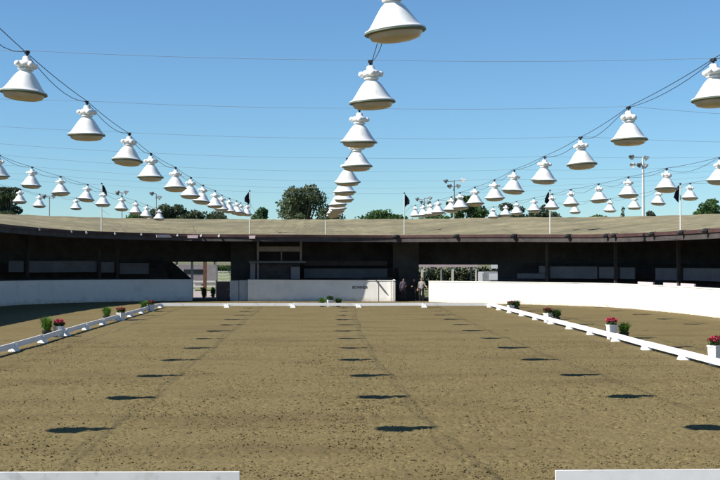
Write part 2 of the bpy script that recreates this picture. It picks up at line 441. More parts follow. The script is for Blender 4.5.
# ------------------------------------------------------------------ the covered stand
stand = empty('grandstand', (0, 88, 0))
tag(stand, 'long low covered grandstand with tan sloping roof and dark interior wrapping the arena', 'grandstand')
DEP = 9.0
def P_(o):            # parent keeping world coordinates
    o.parent = stand; o.location = Vector(o.location) - Vector((0, 88, 0)); return o
ts = param_range(0, TEND)
bm = bmesh.new()
fine = []
for a, b in zip(ts, ts[1:]):
    fine += [a, (a + b) / 2]
fine.append(ts[-1])
rows = []
NS = 14
for t in fine:
    ov, et, rd = sample(t, att)
    row = []
    for k in range(NS + 1):
        s = k / NS
        o_ = -ov + (DEP + ov) * s
        z = et + (rd - et) * (s ** .92) + .015 * math.sin(t * 2.1 + s * 5) * s + random.uniform(-.012, .012) * (0 < k < NS)
        row.append(bm.verts.new(off(t, o_, z)))
    for k in range(NS, -1, -1):
        s = k / NS
        row.append(bm.verts.new(off(t, -ov + (DEP + ov) * s, et + (rd - et) * s - .16)))
    rows.append(row)
for a, b in zip(rows, rows[1:]):
    n = len(a)
    for k in range(n):
        k2 = (k + 1) % n
        f = bm.faces.new((a[k], b[k], b[k2], a[k2]))
        f.material_index = 0 if k < NS else 1
bm.faces.new(rows[0][::-1]); bm.faces.new(rows[-1])
roof = P_(obj('roof', bm, None, None, False, [M_roof, M_darkgrey]))
bm = bmesh.new()
def fas(t):
    ov, et, rd = sample(t, att)
    return [(-ov - .05, et - .165), (-ov - .05, et + .02), (-ov - .003, et + .02), (-ov - .003, et - .165)]
strip(bm, ts, fas)
P_(obj('fascia', bm, M_fascia))
bm = bmesh.new()
strip(bm, ts, lambda t: (lambda ov, et, rd: [(-ov + .02, et - .46), (-ov + .02, et - .165), (-ov + .30, et - .165), (-ov + .30, et - .46)])(*sample(t, att)))
P_(obj('eave_beam', bm, M_darkwood))
# rear wall, with the two gate openings below a lintel
def tcol(px, o):
    return min((abs(off(k / 40, o, 0).x * FPX / off(k / 40, o, 0).y + 318 - px), k / 40) for k in range(int(TEND * 12), int(TEND * 28)))[1]
T_LA, T_LB = tcol(171, DEP), tcol(234, DEP)
T_RA, T_RB = tcol(416, DEP), tcol(500, DEP)
bm = bmesh.new()
def rear(z0, z1=None):
    return lambda t: [(DEP - .25, z0), (DEP - .25, sample(t, att)[2] - .2 if z1 is None else z1), (DEP - .05, sample(t, att)[2] - .2 if z1 is None else z1), (DEP - .05, z0)]
for a, b, z0 in ((0, T_LA, 0), (T_LA, T_LB, 2.78), (T_LB, T_RA, 0), (T_RA, T_RB, 2.58), (T_RB, TEND, 0)):
    strip(bm, param_range(a, b), rear(z0))
P_(obj('rear_wall', bm, M_darkgrey))
# seating tiers
for a, b in ((0, tcol(174, .6)), (T_C0 + .1, T_C1 - 1.2), (tcol(506, 4), TEND)):
    bm = bmesh.new()
    prof = [(.6, 0)]
    for k in range(6):
        prof += [(.6 + 1.2 * k, 1.0 + .34 * k), (.6 + 1.2 * (k + 1), 1.0 + .34 * k)]
    prof += [(.6 + 7.2, 0)]
    strip(bm, param_range(a, b), lambda t: prof)
    P_(obj('seating_tier', bm, M_darkwood))
# sloping end board of the left tiers, seen through the gate
bm = bmesh.new()
n_ = sample(T_LA, nor).normalized()
y0 = 94.5
A = [(gx(150, y0), 2.95), (gx(172.5, y0), 2.82), (gx(193.5, y0), 1.40), (gx(193.5, y0), 0), (gx(150, y0), 0)]
f0 = [bm.verts.new((x, y0, z)) for x, z in A]; f1 = [bm.verts.new((x, y0 + .2, z)) for x, z in A]
bm.faces.new(f0); bm.faces.new(f1[::-1])
for k in range(5): bm.faces.new((f0[k], f1[k], f1[(k + 1) % 5], f0[(k + 1) % 5]))
P_(obj('stair_end_board', bm, M_darkwood))
# side cheeks of the dark block between gate and booth
for px0, px1, yy in ((231, 256, 94), (393, 419, 91.5)):
    bm = bmesh.new(); box(bm, gx(px0, yy), gx(px1, yy), yy, yy + .3, 0, 5.2)
    P_(obj('partition', bm, M_darkgrey))
# long grey panels above the seats
def panel(px0, px1, z0, z1, o=1.9, m=M_panel):
    y = 84
    a = path_at_x(gx(px0, y)) if not isinstance(px0, float) else px0
    b = path_at_x(gx(px1, y)) if not isinstance(px1, float) else px1
    bm = bmesh.new(); strip(bm, param_range(a, b), lambda t: [(o, z0), (o, z1), (o + .08, z1), (o + .08, z0)])
    P_(obj('front_panel', bm, m))
def tpix(px):        # path parameter whose panel line projects at a photo column
    best = min((abs(off(k / 20, 1.9, 0).x * FPX / off(k / 20, 1.9, 0).y + 318 - px), k / 20) for k in range(int(len(pos) * 20 * .1), int(TEND * 20 * .93)) if True)
    return float(best[1])
for px0, px1, ya, yb in ((12, 27, 261, 272), (29, 99, 261, 272.5), (101, 116, 262, 272.5), (121, 150, 263, 274), (540, 549, 266, 273), (518, 549, 273.5, 278.5),
                         (551, 599, 266.5, 278.5), (601, 620, 267, 278.5), (622, 637, 267.5, 279), (658, 684, 268, 280), (686, 724, 268, 280.5)):
    t0, t1 = tpix(px0), tpix(px1); y = off(t0, 1.9, 0).y
    bm = bmesh.new(); strip(bm, param_range(t0, t1), lambda t: [(1.9, hz(yb, y)), (1.9, hz(ya, y)), (1.98, hz(ya, y)), (1.98, hz(yb, y))])
    P_(obj('front_panel', bm, M_panel))
bm = bmesh.new(); box(bm, gx(304, 90), gx(387, 90), 89.5, 89.6, hz(278, 90), hz(268.5, 90)); P_(obj('front_panel', bm, M_panel))
bm = bmesh.new(); box(bm, gx(304, 90), gx(387, 90), 89.5, 89.62, hz(265.5, 90), hz(261, 90)); P_(obj('front_panel', bm, M_darkwood))
# posts
for px in (28, 100, 118, 549, 620, 685):
    t = tpix(px); p = off(t, 1.7, 0); et = sample(t, att)[1]
    bm = bmesh.new(); box(bm, p.x - .09, p.x + .09, p.y - .09, p.y + .09, 0, et - .2)
    P_(obj('post', bm, M_darkwood))
# brackets on the sunny fascia
for px in (394, 455, 514, 570, 610, 618, 657, 687, 712):
    best = min((abs(off(k / 20, -1, 0).x * FPX / off(k / 20, -1, 0).y + 318 - px), k / 20) for k in range(int(TEND * 6), int(TEND * 20 * .95)))[1]
    ov, et, rd = sample(best, att); p = off(best, -ov - .12, et)
    bm = bmesh.new(); ball(bm, p + Vector((0, 0, -.08)), .15, (1.5, 1, .9), 8, 6); ball(bm, p + Vector((.16, 0, -.02)), .1, (1.2, 1, .8), 7, 5)
    P_(obj('bracket', bm, M_black))
# small white floodlights and tube lights below the shaded eave
def teave(px):
    best = min((abs(off(k / 20, -1.9, 0).x * FPX / off(k / 20, -1.9, 0).y + 318 - px), k / 20) for k in range(int(TEND * 3), int(TEND * 20 * .7)))
    return best[1]
k = 0
for px, w in ((39, .22), (73, .2), (88, .25), (117, .2), (143, .18), (164.5, 1.05), (178, .2), (194, .72), (203, .2), (221, .22), (253, .42)):
    t = teave(px); ov, et, rd = sample(t, att)
    p = off(t, -ov - .10, et - .12 if w < .4 else et - .20)
    n = sample(t, nor).normalized(); Mx = Matrix.Translation(p) @ Matrix.Rotation(math.atan2(n.y, n.x) - PI / 2, 4, 'Z')
    bm = bmesh.new()
    if w < .4:
        ball(bm, Vector((0, 0, 0)), w * .42, (1, .7, .9), 8, 6); box(bm, -.03, .03, .02, .06, -.02, .14)
    else:
        box(bm, -w / 2, w / 2, -.04, .04, -.07, .09); box(bm, -w / 2 - .03, w / 2 + .03, -.03, .03, .09, .13)
    bmesh.ops.transform(bm, matrix=Mx, verts=bm.verts[:])
    nm = ['leftmost', 'second', 'third', 'fourth', 'fifth', 'longest', 'seventh', 'shorter tube-shaped', 'ninth', 'tenth', 'pinkish last'][k]
    o = obj('eave_light', bm, M_pinkbeam if k in (5, 7, 10) else M_post)
    tag(o, f'{nm} small pale light along the shaded left eave, counted from the left', 'eave light', 'small lights along the left eave'); k += 1

# announcer booth
bt = empty('announcer_booth', (gx(279, 88.4), 88.4, 0)); tag(bt, 'grey open announcer booth with posts and two cross beams behind the middle wall', 'booth')
def bpart(name, px0, px1, ya, yb, m, y=88.4, d=.12, name_y=None):
    bm = bmesh.new(); box(bm, gx(px0, y) - bt.location.x, gx(px1, y) - bt.location.x, y - 88.4, y - 88.4 + d, hz(yb, y), hz(ya, y)); return obj(name, bm, m, bt)
bpart('post', 257, 259, 239, 279, M_booth); bpart('post', 300, 302, 239, 260.8, M_booth); bpart('post', 250.5, 255.5, 262.8, 279, M_booth, 88.41)
bpart('cross_beam', 259.2, 299.8, 246.5, 251.5, M_booth, 88.43); bpart('deck', 249, 306, 261, 263, M_panel, 88.1, 2.0)
bpart('front_board', 259, 299.8, 264, 279, M_darkwood, 88.6); bpart('door', 291, 300, 267, 279, M_booth, 88.3)
bpart('rail', 281, 282, 251.8, 260.8, M_booth, 88.44)

# ------------------------------------------------------------------ gates
gt = empty('gate', (gx(224, 87.6), 87.6, 0)); tag(gt, 'dark closed timber gate leaf beside the left opening', 'gate')
bm = bmesh.new(); box(bm, -.45, .45, -.04, .04, .1, 1.42); obj('leaf', bm, M_darkwood, gt)
bm = bmesh.new(); box(bm, -.53, -.452, -.06, .06, 0, 1.5); obj('post', bm, M_brownpost, gt)
bm = bmesh.new(); ball(bm, Vector((.34, -.06, .85)), .05); obj('latch', bm, M_steel, gt)
for a, b, lab in ((230.5, 239, 'grey boarded gate panel next to the dark gate leaf'), (239.6, 247.6, 'grey boarded gate panel touching the middle wall')):
    bm = bmesh.new(); box(bm, gx(a, 87.5), gx(b, 87.5), 87.45, 87.55, .05, 1.48 if a < 239 else 1.5)
    tag(obj('boarded_gate', bm, M_wallgrey), lab, 'gate')
# white jamb of the right gate, low kerb strips under both gates
gj = empty('gate_post', (gx(394, 86.0), 86.0, 0)); tag(gj, 'white timber gate post at the sunny end of the middle wall', 'gate post')
bm = bmesh.new(); box(bm, -.09, .09, -.09, .09, 0, 1.5); obj('shaft', bm, M_wall, gj)
bm = bmesh.new(); frustum(bm, .24, .24, .06, .06, 1.5, 1.58); obj('cap', bm, M_wall, gj)
# dark mesh gate across the right opening, behind the people
gd = empty('gate', (gx(408, 87.4), 87.4, 0)); tag(gd, 'low dark slatted gate standing behind the people in the right opening', 'gate')
bm = bmesh.new()
for k in range(12): box(bm, -1.05 + k * .185, -1.05 + k * .185 + .13, -.02, .02, .1, 1.5)
obj('slats', bm, M_darkwood, gd)
bm = bmesh.new(); box(bm, -1.1, 1.2, .024, .07, .3, .42); box(bm, -1.1, 1.2, .024, .07, 1.2, 1.32); obj('rails', bm, M_brownpost, gd)
# outside, through the left opening
bm = bmesh.new(); v = [bm.verts.new(p) for p in ((-14, 92, -.004), (-4, 92, -.004), (-9, 118, -.004), (-19, 118, -.004))]; bm.faces.new(v)
tag(obj('path', bm, M_path), kind='structure')
bm = bmesh.new(); v = [bm.verts.new(p) for p in ((-60, 122, -.003), (60, 122, -.003), (90, 330, -.003), (-90, 330, -.003))]; bm.faces.new(v)
tag(obj('lawn', bm, M_lawn), kind='structure')
def gatepost(name, px, ya, Y, w, m, lab):
    bm = bmesh.new(); box(bm, gx(px, Y) - w / 2, gx(px, Y) + w / 2, Y - w / 2, Y + w / 2, 0, hz(ya, Y))
    bmesh.ops.bevel(bm, geom=bm.edges[:], offset=w * .12, segments=1)
    tag(obj(name, bm, m), lab, 'post')
gatepost('gate_post', 192.7, 262, 92, .16, M_post, 'white post at the left side of the left opening')
gatepost('fence_post', 205.5, 261, 99, .26, M_brownpost, 'thick brown timber post in the middle of the left opening')
gatepost('fence_post', 216.5, 262, 100, .10, M_steel, 'thin grey post right of the brown one in the left opening')
def rail_fence(name, x0, x1, Y, zs, m, lab, step=2.4):
    f = empty(name, (x0, Y, 0)); tag(f, lab, 'fence')
    n = int((x1 - x0) / step)
    for k in range(n + 1):
        bm = bmesh.new(); box(bm, k * step - .06, k * step + .06, -.06, .06, 0, max(zs) + .1); obj('post', bm, m, f)
    for z in zs:
        bm = bmesh.new(); box(bm, -.1, n * step + .1, -.1, -.063, z - .07, z + .07); obj('rail', bm, m, f)
rail_fence('rail_fence', -26, -10, 175, (.55, .95, 1.35), M_post, 'far pale fence on the lawn beyond the left opening', 1.2)
rail_fence('rail_fence', -16, -6, 112, (.55, 1.0), M_post, 'pale post and rail fence beyond the left opening')
# a parked horse trailer and a shed behind the left opening
tr = empty('horse_trailer', (-11.7, 120, 0)); tag(tr, 'pinkish grey horse trailer parked beyond the left opening', 'trailer')
bm = bmesh.new(); box(bm, -1.9, 1.9, -.9, .9, .55, 2.5); bmesh.ops.bevel(bm, geom=bm.edges[:], offset=.12, segments=2); obj('body', bm, M_trailer, tr)
bm = bmesh.new(); box(bm, -1.2, .9, -.93, -.905, 1.6, 2.05); obj('window', bm, M_glass, tr)
for sx in (-.45, .45):
    bm = bmesh.new(); lathe(bm, [(0, -.1), (.3, -.1), (.33, 0), (.3, .1), (0, .1)], 16)
    bmesh.ops.rotate(bm, verts=bm.verts[:], matrix=Matrix.Rotation(PI / 2, 3, 'X')); bmesh.ops.translate(bm, verts=bm.verts[:], vec=(sx * 1.5, -.85, .33)); obj('wheel', bm, M_black, tr)
bm = bmesh.new(); tube(bm, [(1.9, 0, .6), (3.1, 0, .5)], .06, 6); obj('drawbar', bm, M_steel, tr)
# the white frame seen through the right opening
sh = empty('shelter_frame', (gx(447, 101), 101, 0)); tag(sh, 'open shelter with pale pink beam on white posts beyond the right opening', 'shelter')
bm = bmesh.new(); box(bm, gx(418, 101) - sh.location.x, gx(478, 101) - sh.location.x, -.12, .12, hz(267, 101), hz(263.6, 101)); obj('beam', bm, M_pinkbeam, sh)
for px, w, m in ((422.5, .16, M_post), (441.5, .09, M_steel), (453, .18, M_post), (476.5, .1, M_post)):
    bm = bmesh.new(); x = gx(px, 101) - sh.location.x; box(bm, x - w / 2, x + w / 2, -.07, .07, 0, hz(267, 101) - .003); obj('post', bm, m, sh)
bm = bmesh.new(); box(bm, gx(418, 101) - sh.location.x, gx(478, 101) - sh.location.x, .3, 3.8, hz(265.5, 101), hz(264.4, 101)); obj('roof_sheet', bm, M_darkgrey, sh)
for px in (420, 477):
    bm = bmesh.new(); x = gx(px, 101) - sh.location.x; box(bm, x - .06, x + .06, 3.6, 3.72, 0, hz(265.6, 101)); obj('post', bm, M_steel, sh)
vn = empty('horse_float', (gx(493, 108), 108, 0)); tag(vn, 'small white horse float with open frame at the right end of the right opening', 'trailer')
bm = bmesh.new(); box(bm, -.95, .62, -.6, 2.4, .5, 1.9); bmesh.ops.bevel(bm, geom=bm.edges[:], offset=.1, segments=2); obj('body', bm, M_bluegreen if False else M_steel, vn)
bm = bmesh.new(); box(bm, -.2, .75, -.68, -.62, 2.2, 2.55); obj('awning', bm, M_van, vn)
bm = bmesh.new(); box(bm, .63, .74, -.7, -.6, .3, 2.2); obj('post', bm, M_van, vn)
bm = bmesh.new(); box(bm, -.35, .4, -.68, -.61, 1.2, 1.75); obj('door', bm, M_van, vn)
for sx in (-.6, .3):
    bm = bmesh.new(); lathe(bm, [(0, -.1), (.3, -.1), (.33, 0), (.3, .1), (0, .1)], 14)
    bmesh.ops.rotate(bm, verts=bm.verts[:], matrix=Matrix.Rotation(PI / 2, 3, 'Y')); bmesh.ops.translate(bm, verts=bm.verts[:], vec=(sx, .8, .33)); obj('wheel', bm, M_black, vn)
# white boards lying on the first tier behind the sunny wall
k = 0
for p0, p1 in ((664, 681), (692, 707), (711, 726)):
    t0, t1 = tpix(p0), tpix(p1); y = off(t0, .5, 0).y
    bm = bmesh.new(); strip(bm, param_range(t0, t1), lambda t: [(.35, 1.46), (.35, 1.64), (.45, 1.64), (.45, 1.46)])
    o = obj('board', bm, M_pinkbeam); tag(o, ['left', 'middle', 'right'][k] + ' one of the three pale boards standing behind the top of the sunny wall', 'board', 'pale boards behind the sunny wall')
    bm = bmesh.new(); tm = (t0 + t1) / 2; strip(bm, [tm - .03, tm + .03], lambda t: [(.46, 1.0), (.46, 1.6), (.52, 1.6), (.52, 1.0)]); obj('prop', bm, M_darkwood, o); k += 1

# ------------------------------------------------------------------ dressage rails
AX0, AX1, AY0, AY1 = -9.53, 10.47, 15.0, 75.0
bm = bmesh.new(); box(bm, -1.985, 1.985, -.022, .022, .11, .285); bmesh.ops.bevel(bm, geom=bm.edges[:], offset=.008, segments=1)
rail0 = obj('arena_rail', bm, M_rail)
blk0 = None
bm = bmesh.new()
frustum(bm, .34, .30, .17, .16, 0, .20)
box(bm, -.085, .085, -.08, -.03, .20, .235); box(bm, -.085, .085, .03, .08, .20, .235)
bmesh.ops.bevel(bm, geom=bm.edges[:], offset=.006, segments=1)
blk0 = obj('rail_block', bm, M_rail)
ORD = ['first', 'second', 'third', 'fourth', 'fifth', 'sixth', 'seventh', 'eighth', 'ninth', 'tenth', 'eleventh', 'twelfth', 'thirteenth', 'fourteenth', 'fifteenth', 'sixteenth']
used = {'r': False, 'b': False}
def inst(proto, key, x, y, rz, lab, cat, grp, z=SZ - .01):
    o = proto if not used[key] else copy_tree(proto)
    used[key] = True
    o.location = (x, y, z); o.rotation_euler = (random.uniform(-.035, .035), random.uniform(-.006, .006), rz + random.uniform(-.011, .011))
    tag(o, lab, cat, grp); return o
for side, X in (('left', AX0), ('right', AX1)):
    nvis = 0
    for k in range(15):                     # from the far corner towards the camera
        y = AY1 - 2 - 4 * k
        if abs(X - .3) / max(y - 2, .1) > .36: continue
        inst(rail0, 'r', X, y, PI / 2, f'{ORD[k]} white rail from the far end along the {side} side of the arena', 'rail', 'white rails round the arena')
    for k in range(16):
        y = AY1 - 4 * k
        if abs(X) / max(y - .5, .1) > .37: continue
        inst(blk0, 'b', X + (-.01 if X > 0 else .01), y, PI / 2, f'{ORD[k]} white rail block from the far end on the {side} side', 'rail block', 'white blocks carrying the rails')
for k in range(5):
    inst(rail0, 'r', AX0 + 2 + 4 * k, AY1, 0, f'{ORD[k]} white rail from the left across the far end of the arena', 'rail', 'white rails round the arena')
for k in range(1, 5):
    inst(blk0, 'b', AX0 + 4 * k, AY1 - .02, 0, f'{ORD[k - 1]} white rail block from the left across the far end', 'rail block', 'white blocks carrying the rails')
inst(rail0, 'r', -.95 - 1.985, AY0 + .05, .001, 'white rail in the left foreground at the bottom edge of the view', 'rail', 'white rails round the arena')
inst(rail0, 'r', 2.90 + 1.985, AY0 - .03, -.012, 'white rail in the right foreground at the bottom edge of the view', 'rail', 'white rails round the arena')
for x, lab in ((-1.25, 'behind the left foreground rail'), (3.2, 'behind the right foreground rail')):
    inst(blk0, 'b', x, AY0 + .22, 0, 'white rail block ' + lab, 'rail block', 'white blocks carrying the rails', z=SZ - .02)

# ------------------------------------------------------------------ planters
def leaf_quads(bm, n, c, rad, size, up=.3, elong=2.0, flat=False):
    for _ in range(n):
        while True:
            d = Vector((random.uniform(-1, 1), random.uniform(-1, 1), random.uniform(-1, 1)))
            if d.length < 1: break
        p = Vector(c) + Vector((d.x * rad[0], d.y * rad[1], d.z * rad[2]))
        a = Vector((random.gauss(0, 1), random.gauss(0, 1), random.gauss(0, 1) + up)).normalized()
        b = a.orthogonal().normalized(); b = Matrix.Rotation(random.uniform(0, 2 * PI), 3, a) @ b
        s = size * random.uniform(.6, 1.3)
        v = [bm.verts.new(p + a * s * elong * .5), bm.verts.new(p + b * s * .5), bm.verts.new(p - a * s * elong * .5), bm.verts.new(p - b * s * .5)]
        bm.faces.new(v)
def blades(bm, n, h, spread, w):
    for _ in range(n):
        a = random.uniform(0, 2 * PI); r = random.uniform(0, .10)
        p = Vector((r * math.cos(a), r * math.sin(a), 0)); lean = random.uniform(.05, 1) * spread
        hh = h * random.uniform(.55, 1.05)
        side = Vector((-math.sin(a), math.cos(a), 0)) * w
        q1 = p + Vector((math.cos(a) * lean * .35, math.sin(a) * lean * .35, hh * .6)); q2 = p + Vector((math.cos(a) * lean, math.sin(a) * lean, hh))
        v = [bm.verts.new(x) for x in (p - side, p + side, q1 + side * .8, q1 - side * .8)]; t = bm.verts.new(q2)
        bm.faces.new(v); bm.faces.new((v[3], v[2], t))
def flower_pot(x, y, petal, h, lab, potm=None):
    r = empty('flower_planter', (x, y, SZ - .02), random.uniform(0, 1)); tag(r, lab, 'planter', 'flower planters at the arena letters')
    bm = bmesh.new(); frustum(bm, .25, .25, .30, .30, 0, h); frustum(bm, .33, .33, .33, .33, h + .002, h + .05)
    bmesh.ops.bevel(bm, geom=bm.edges[:], offset=.01, segments=1); obj('planter_box', bm, potm or M_pot, r)
    bm = bmesh.new(); leaf_quads(bm, 170, (0, 0, h + .13), (.21, .21, .12), .055, .5, 1.6); obj('foliage', bm, M_plantleaf, r)
    bm = bmesh.new(); leaf_quads(bm, 150, (0, 0, h + .22), (.22, .22, .09), .06, 1, 1.1)
    obj('blossom', bm, petal, r)
def grass_pot(x, y, h, lab, leaf=None):
    r = empty('grass_planter', (x, y, SZ - .02), random.uniform(0, 6)); tag(r, lab, 'planter', 'grass planters at the arena letters')
    bm = bmesh.new(); lathe(bm, [(0, 0), (.13, 0), (.18, .22), (.19, .22), (.19, .26), (.16, .26), (.15, .22), (0, .22)], 16); obj('pot', bm, M_terra, r)
    bm = bmesh.new(); blades(bm, 260, h, .34, .012); leaf_quads(bm, 120, (0, 0, h * .45), (.2, .2, h * .35), .05, 2.5, 3)
    o = obj('foliage', bm, leaf or M_grassleaf, r); o.location = (0, 0, .2)
for side, px, Y, pet, h in (('left', 61.5, 46.5, M_pink, .36), ('left', 122.5, 59.0, M_red, .34), ('left', 152, 70.0, M_red, .33),
                       ('right', 613.5, 44.2, M_pink, .50), ('right', 549, 56.4, M_red, .40), ('right', 511.5, 68, M_red, .34), ('right', 719, 33.2, M_pink, .50)):
    key = {61.5: 'with pink blossom nearest the camera on the left side', 122.5: 'with dull red blossom, middle one of the left side', 152: 'with dark red blossom, farthest on the left side',
           613.5: 'with bright pink blossom beside grass on the right side', 549: 'with dark red blossom, middle one of the right side', 511.5: 'with dark blossom, farthest on the right side', 719: 'with crimson blossom, cut by the right edge of the view'}[px]
    flower_pot(gx(px, Y), Y, pet, h, 'white planter box ' + key)
for px, Y, h, lab, lf in ((49.5, 46.3, .62, 'tall bright green grass pot, nearest on the left side', None), (108.5, 58.7, .52, 'green grass pot, middle one of the left side', None), (145, 69.8, .45, 'green grass pot, farthest on the left side', M_grassleaf),
                      (626, 44.5, .45, 'green grass pot behind bright pink flowers on the right side', None), (557.5, 56.4, .48, 'dark leafy pot, middle one of the right side', M_plantleaf), (517, 68, .52, 'dark leafy pot, farthest on the right side', M_plantleaf),
                      (322, 76.0, .42, 'left green plant pot behind the far rail', M_grassleaf), (338.5, 76.0, .40, 'right green plant pot behind the far rail', M_plantleaf)):
    grass_pot(gx(px, Y), Y, h, lab, lf)
r0 = (gx(330, 75.7), 75.7)
flower_pot(r0[0], r0[1], M_plantleaf, .40, 'white planter box with dark leaves in the middle of the far end', M_pot)

# ------------------------------------------------------------------ hanging lamps
K0, DK = 14.35, 4.85
def zs(k): return K0 + DK * k
def hC(Y):
    d = Y - 37
    return 2.17 + (d * d * .00103 if d < 0 else d * d * .00040)
def rowh(name, Y):
    if name == 'C': return hC(Y)
    if name == 'R1': return hC(Y) + .06
    if name == 'L1': return hC(Y) + .12
    if name == 'L2': return 2.66
    if name == 'R2': return 2.30 + (Y - 39) * .0128
    if name == 'R3': return 2.76 + max(0, Y - 66) * .03
    if name == 'L3': return 3.02 + max(0, Y - 68) * .03
ROWX = {'L3': -15.15, 'L2': -10.0, 'L1': -4.5, 'C': .85, 'R1': 6.2, 'R2': 11.05, 'R3': 16.2}
ROWN = {'L3': 'outermost left row', 'L2': 'outer left row', 'L1': 'inner left row', 'C': 'middle row', 'R1': 'inner right row', 'R2': 'outer right row', 'R3': 'outermost right row'}
ROWK = {'L3': [9, 10, 11, 13], 'L2': range(1, 14), 'L1': range(1, 14), 'C': range(0, 13), 'R1': range(1, 14), 'R2': range(4, 14), 'R3': [8, 9, 10, 11, 13]}
def rowx(name, k):
    return ROWX[name] + (math.sin(k * 2.3 + ROWX[name]) * .07)
ATT = .648
def make_lamp():
    r = empty('hanging_lamp', (0, 0, 0))
    bm = bmesh.new()
    lathe(bm, [(.335, .012), (.362, .018), (.362, .030), (.325, .045), (.303, .070), (.262, .128), (.218, .196), (.174, .262), (.145, .300), (.120, .326), (.100, .340), (.098, .362), (0, .362)], 32)
    obj('shade', bm, M_lamp, r, True)
    bm = bmesh.new(); lathe(bm, [(.335, .011), (.368, .009), (.372, -.004), (.360, -.014), (.325, -.016), (.325, .011)], 32); obj('rim_band', bm, M_rim, r, True)
    bm = bmesh.new(); lathe(bm, [(.324, -.012), (.312, -.045), (.285, -.078), (.21, -.100), (.1, -.112), (0, -.115)], 32); obj('diffuser', bm, M_lens, r, True)
    bm = bmesh.new()
    lathe(bm, [(.098, .364), (.122, .370), (.125, .388), (.096, .398), (.112, .412), (.146, .430), (.150, .478), (.112, .508), (.070, .522), (.062, .572), (.042, .588), (0, .590)], 20)
    for a in range(4):
        an = PI / 4 * 0 + a * PI / 2 + .25
        c = Vector((math.cos(an) * .150, math.sin(an) * .150, .453))
        ball(bm, c, .054, (1, 1, .9), 12, 8)
        tube(bm, [(math.cos(an) * .09, math.sin(an) * .09, .452), (math.cos(an) * .15, math.sin(an) * .15, .452)], .045, 10)
    obj('ballast_housing', bm, M_lampgrey, r, True)
    bm = bmesh.new(); tube(bm, [(0, 0, .575), (0, 0, .635)], .018, 8); box(bm, -.03, .03, -.045, .045, .63, .675); obj('cable_clamp', bm, M_black, r)
    return r
lamp0 = make_lamp(); first = True
for name in ROWX:
    ks = list(ROWK[name])
    for i, k in enumerate(ks):
        o = lamp0 if first else copy_tree(lamp0); first = False
        Y = zs(k)
        o.location = (rowx(name, k), Y, CAMH + rowh(name, Y) - .022); o.scale = (.985,) * 3
        tl = .04
        o.rotation_euler = (random.gauss(0, tl), random.gauss(0, tl * 1.2) + (.05 if name in ('L1', 'L2') else 0), random.uniform(-.6, .6))
        which = ORD[i] + ' lamp from the front' if i < len(ks) - 1 else 'last and farthest lamp'
        tag(o, f'white bell-shaped hanging lamp, {which} in the {ROWN[name]}', 'lamp', 'white lamps hanging in rows over the arena')
# cables
for name in ROWX:
    X = ROWX[name]; ks = list(range(-1, 15))
    pts = [Vector((rowx(name, k), zs(k), CAMH + rowh(name, max(zs(k), 14)) + ATT)) for k in ks]
    ov = sample(min(range(len(pos)), key=lambda i: abs(pos[i].x - X) + (100 if pos[i].y < 72 else 0)), pos)
    pts.append(Vector((X, max(94.0 - abs(X) * .25, pts[-1].y + 2), 6.2)))
    bm = bmesh.new()
    full = []
    for a, b in zip(pts, pts[1:]):
        for q in range(6):
            s = q / 6; p = a.lerp(b, s); p.z -= .03 * 4 * s * (1 - s); full.append(p)
    full.append(pts[-1]); tube(bm, full, .0065, 5)
    o = obj('support_cable', bm, M_cable); tag(o, f'dark cable carrying the {ROWN[name]} of lamps', 'cable', 'cables carrying the lamp rows')
    bm = bmesh.new(); full = []
    for a, b in zip(pts[:-1], pts[1:-1]):
        dz = random.uniform(.10, .24); sd = random.uniform(-.05, .05); sk = random.uniform(.6, 1.5)
        for q in range(8):
            s = q / 8; p = a.lerp(b, s); w = 4 * (s ** sk) * (1 - s ** sk); p.z -= .02 + dz * w; p.x += sd * w; full.append(p)
    full.append(pts[-2]); tube(bm, full, .006, 5)
    o = obj('power_cable', bm, M_cable); tag(o, f'slack dark power cable looping along the {ROWN[name]} of lamps', 'cable', 'power cables of the lamp rows')
order = ['L3', 'L2', 'L1', 'C', 'R1', 'R2', 'R3']
for k in range(1, 9):
    Y = zs(k)
    pts = [Vector((-27, Y, 6.5))]
    for nme in order:
        pts.append(Vector((rowx(nme, k), Y, CAMH + rowh(nme, Y) + ATT)))
    pts.append(Vector((27, Y, 6.2)))
    full = []
    for a, b in zip(pts, pts[1:]):
        for q in range(6):
            s = q / 6; p = a.lerp(b, s); p.z -= .035 * 4 * s * (1 - s); full.append(p)
    full.append(pts[-1])
    bm = bmesh.new(); tube(bm, full, .004, 5)
    o = obj('cross_wire', bm, M_wire); tag(o, f'thin wire strung across the arena through the lamps, {ORD[k - 1]} from the front', 'wire', 'wires strung across the arena')

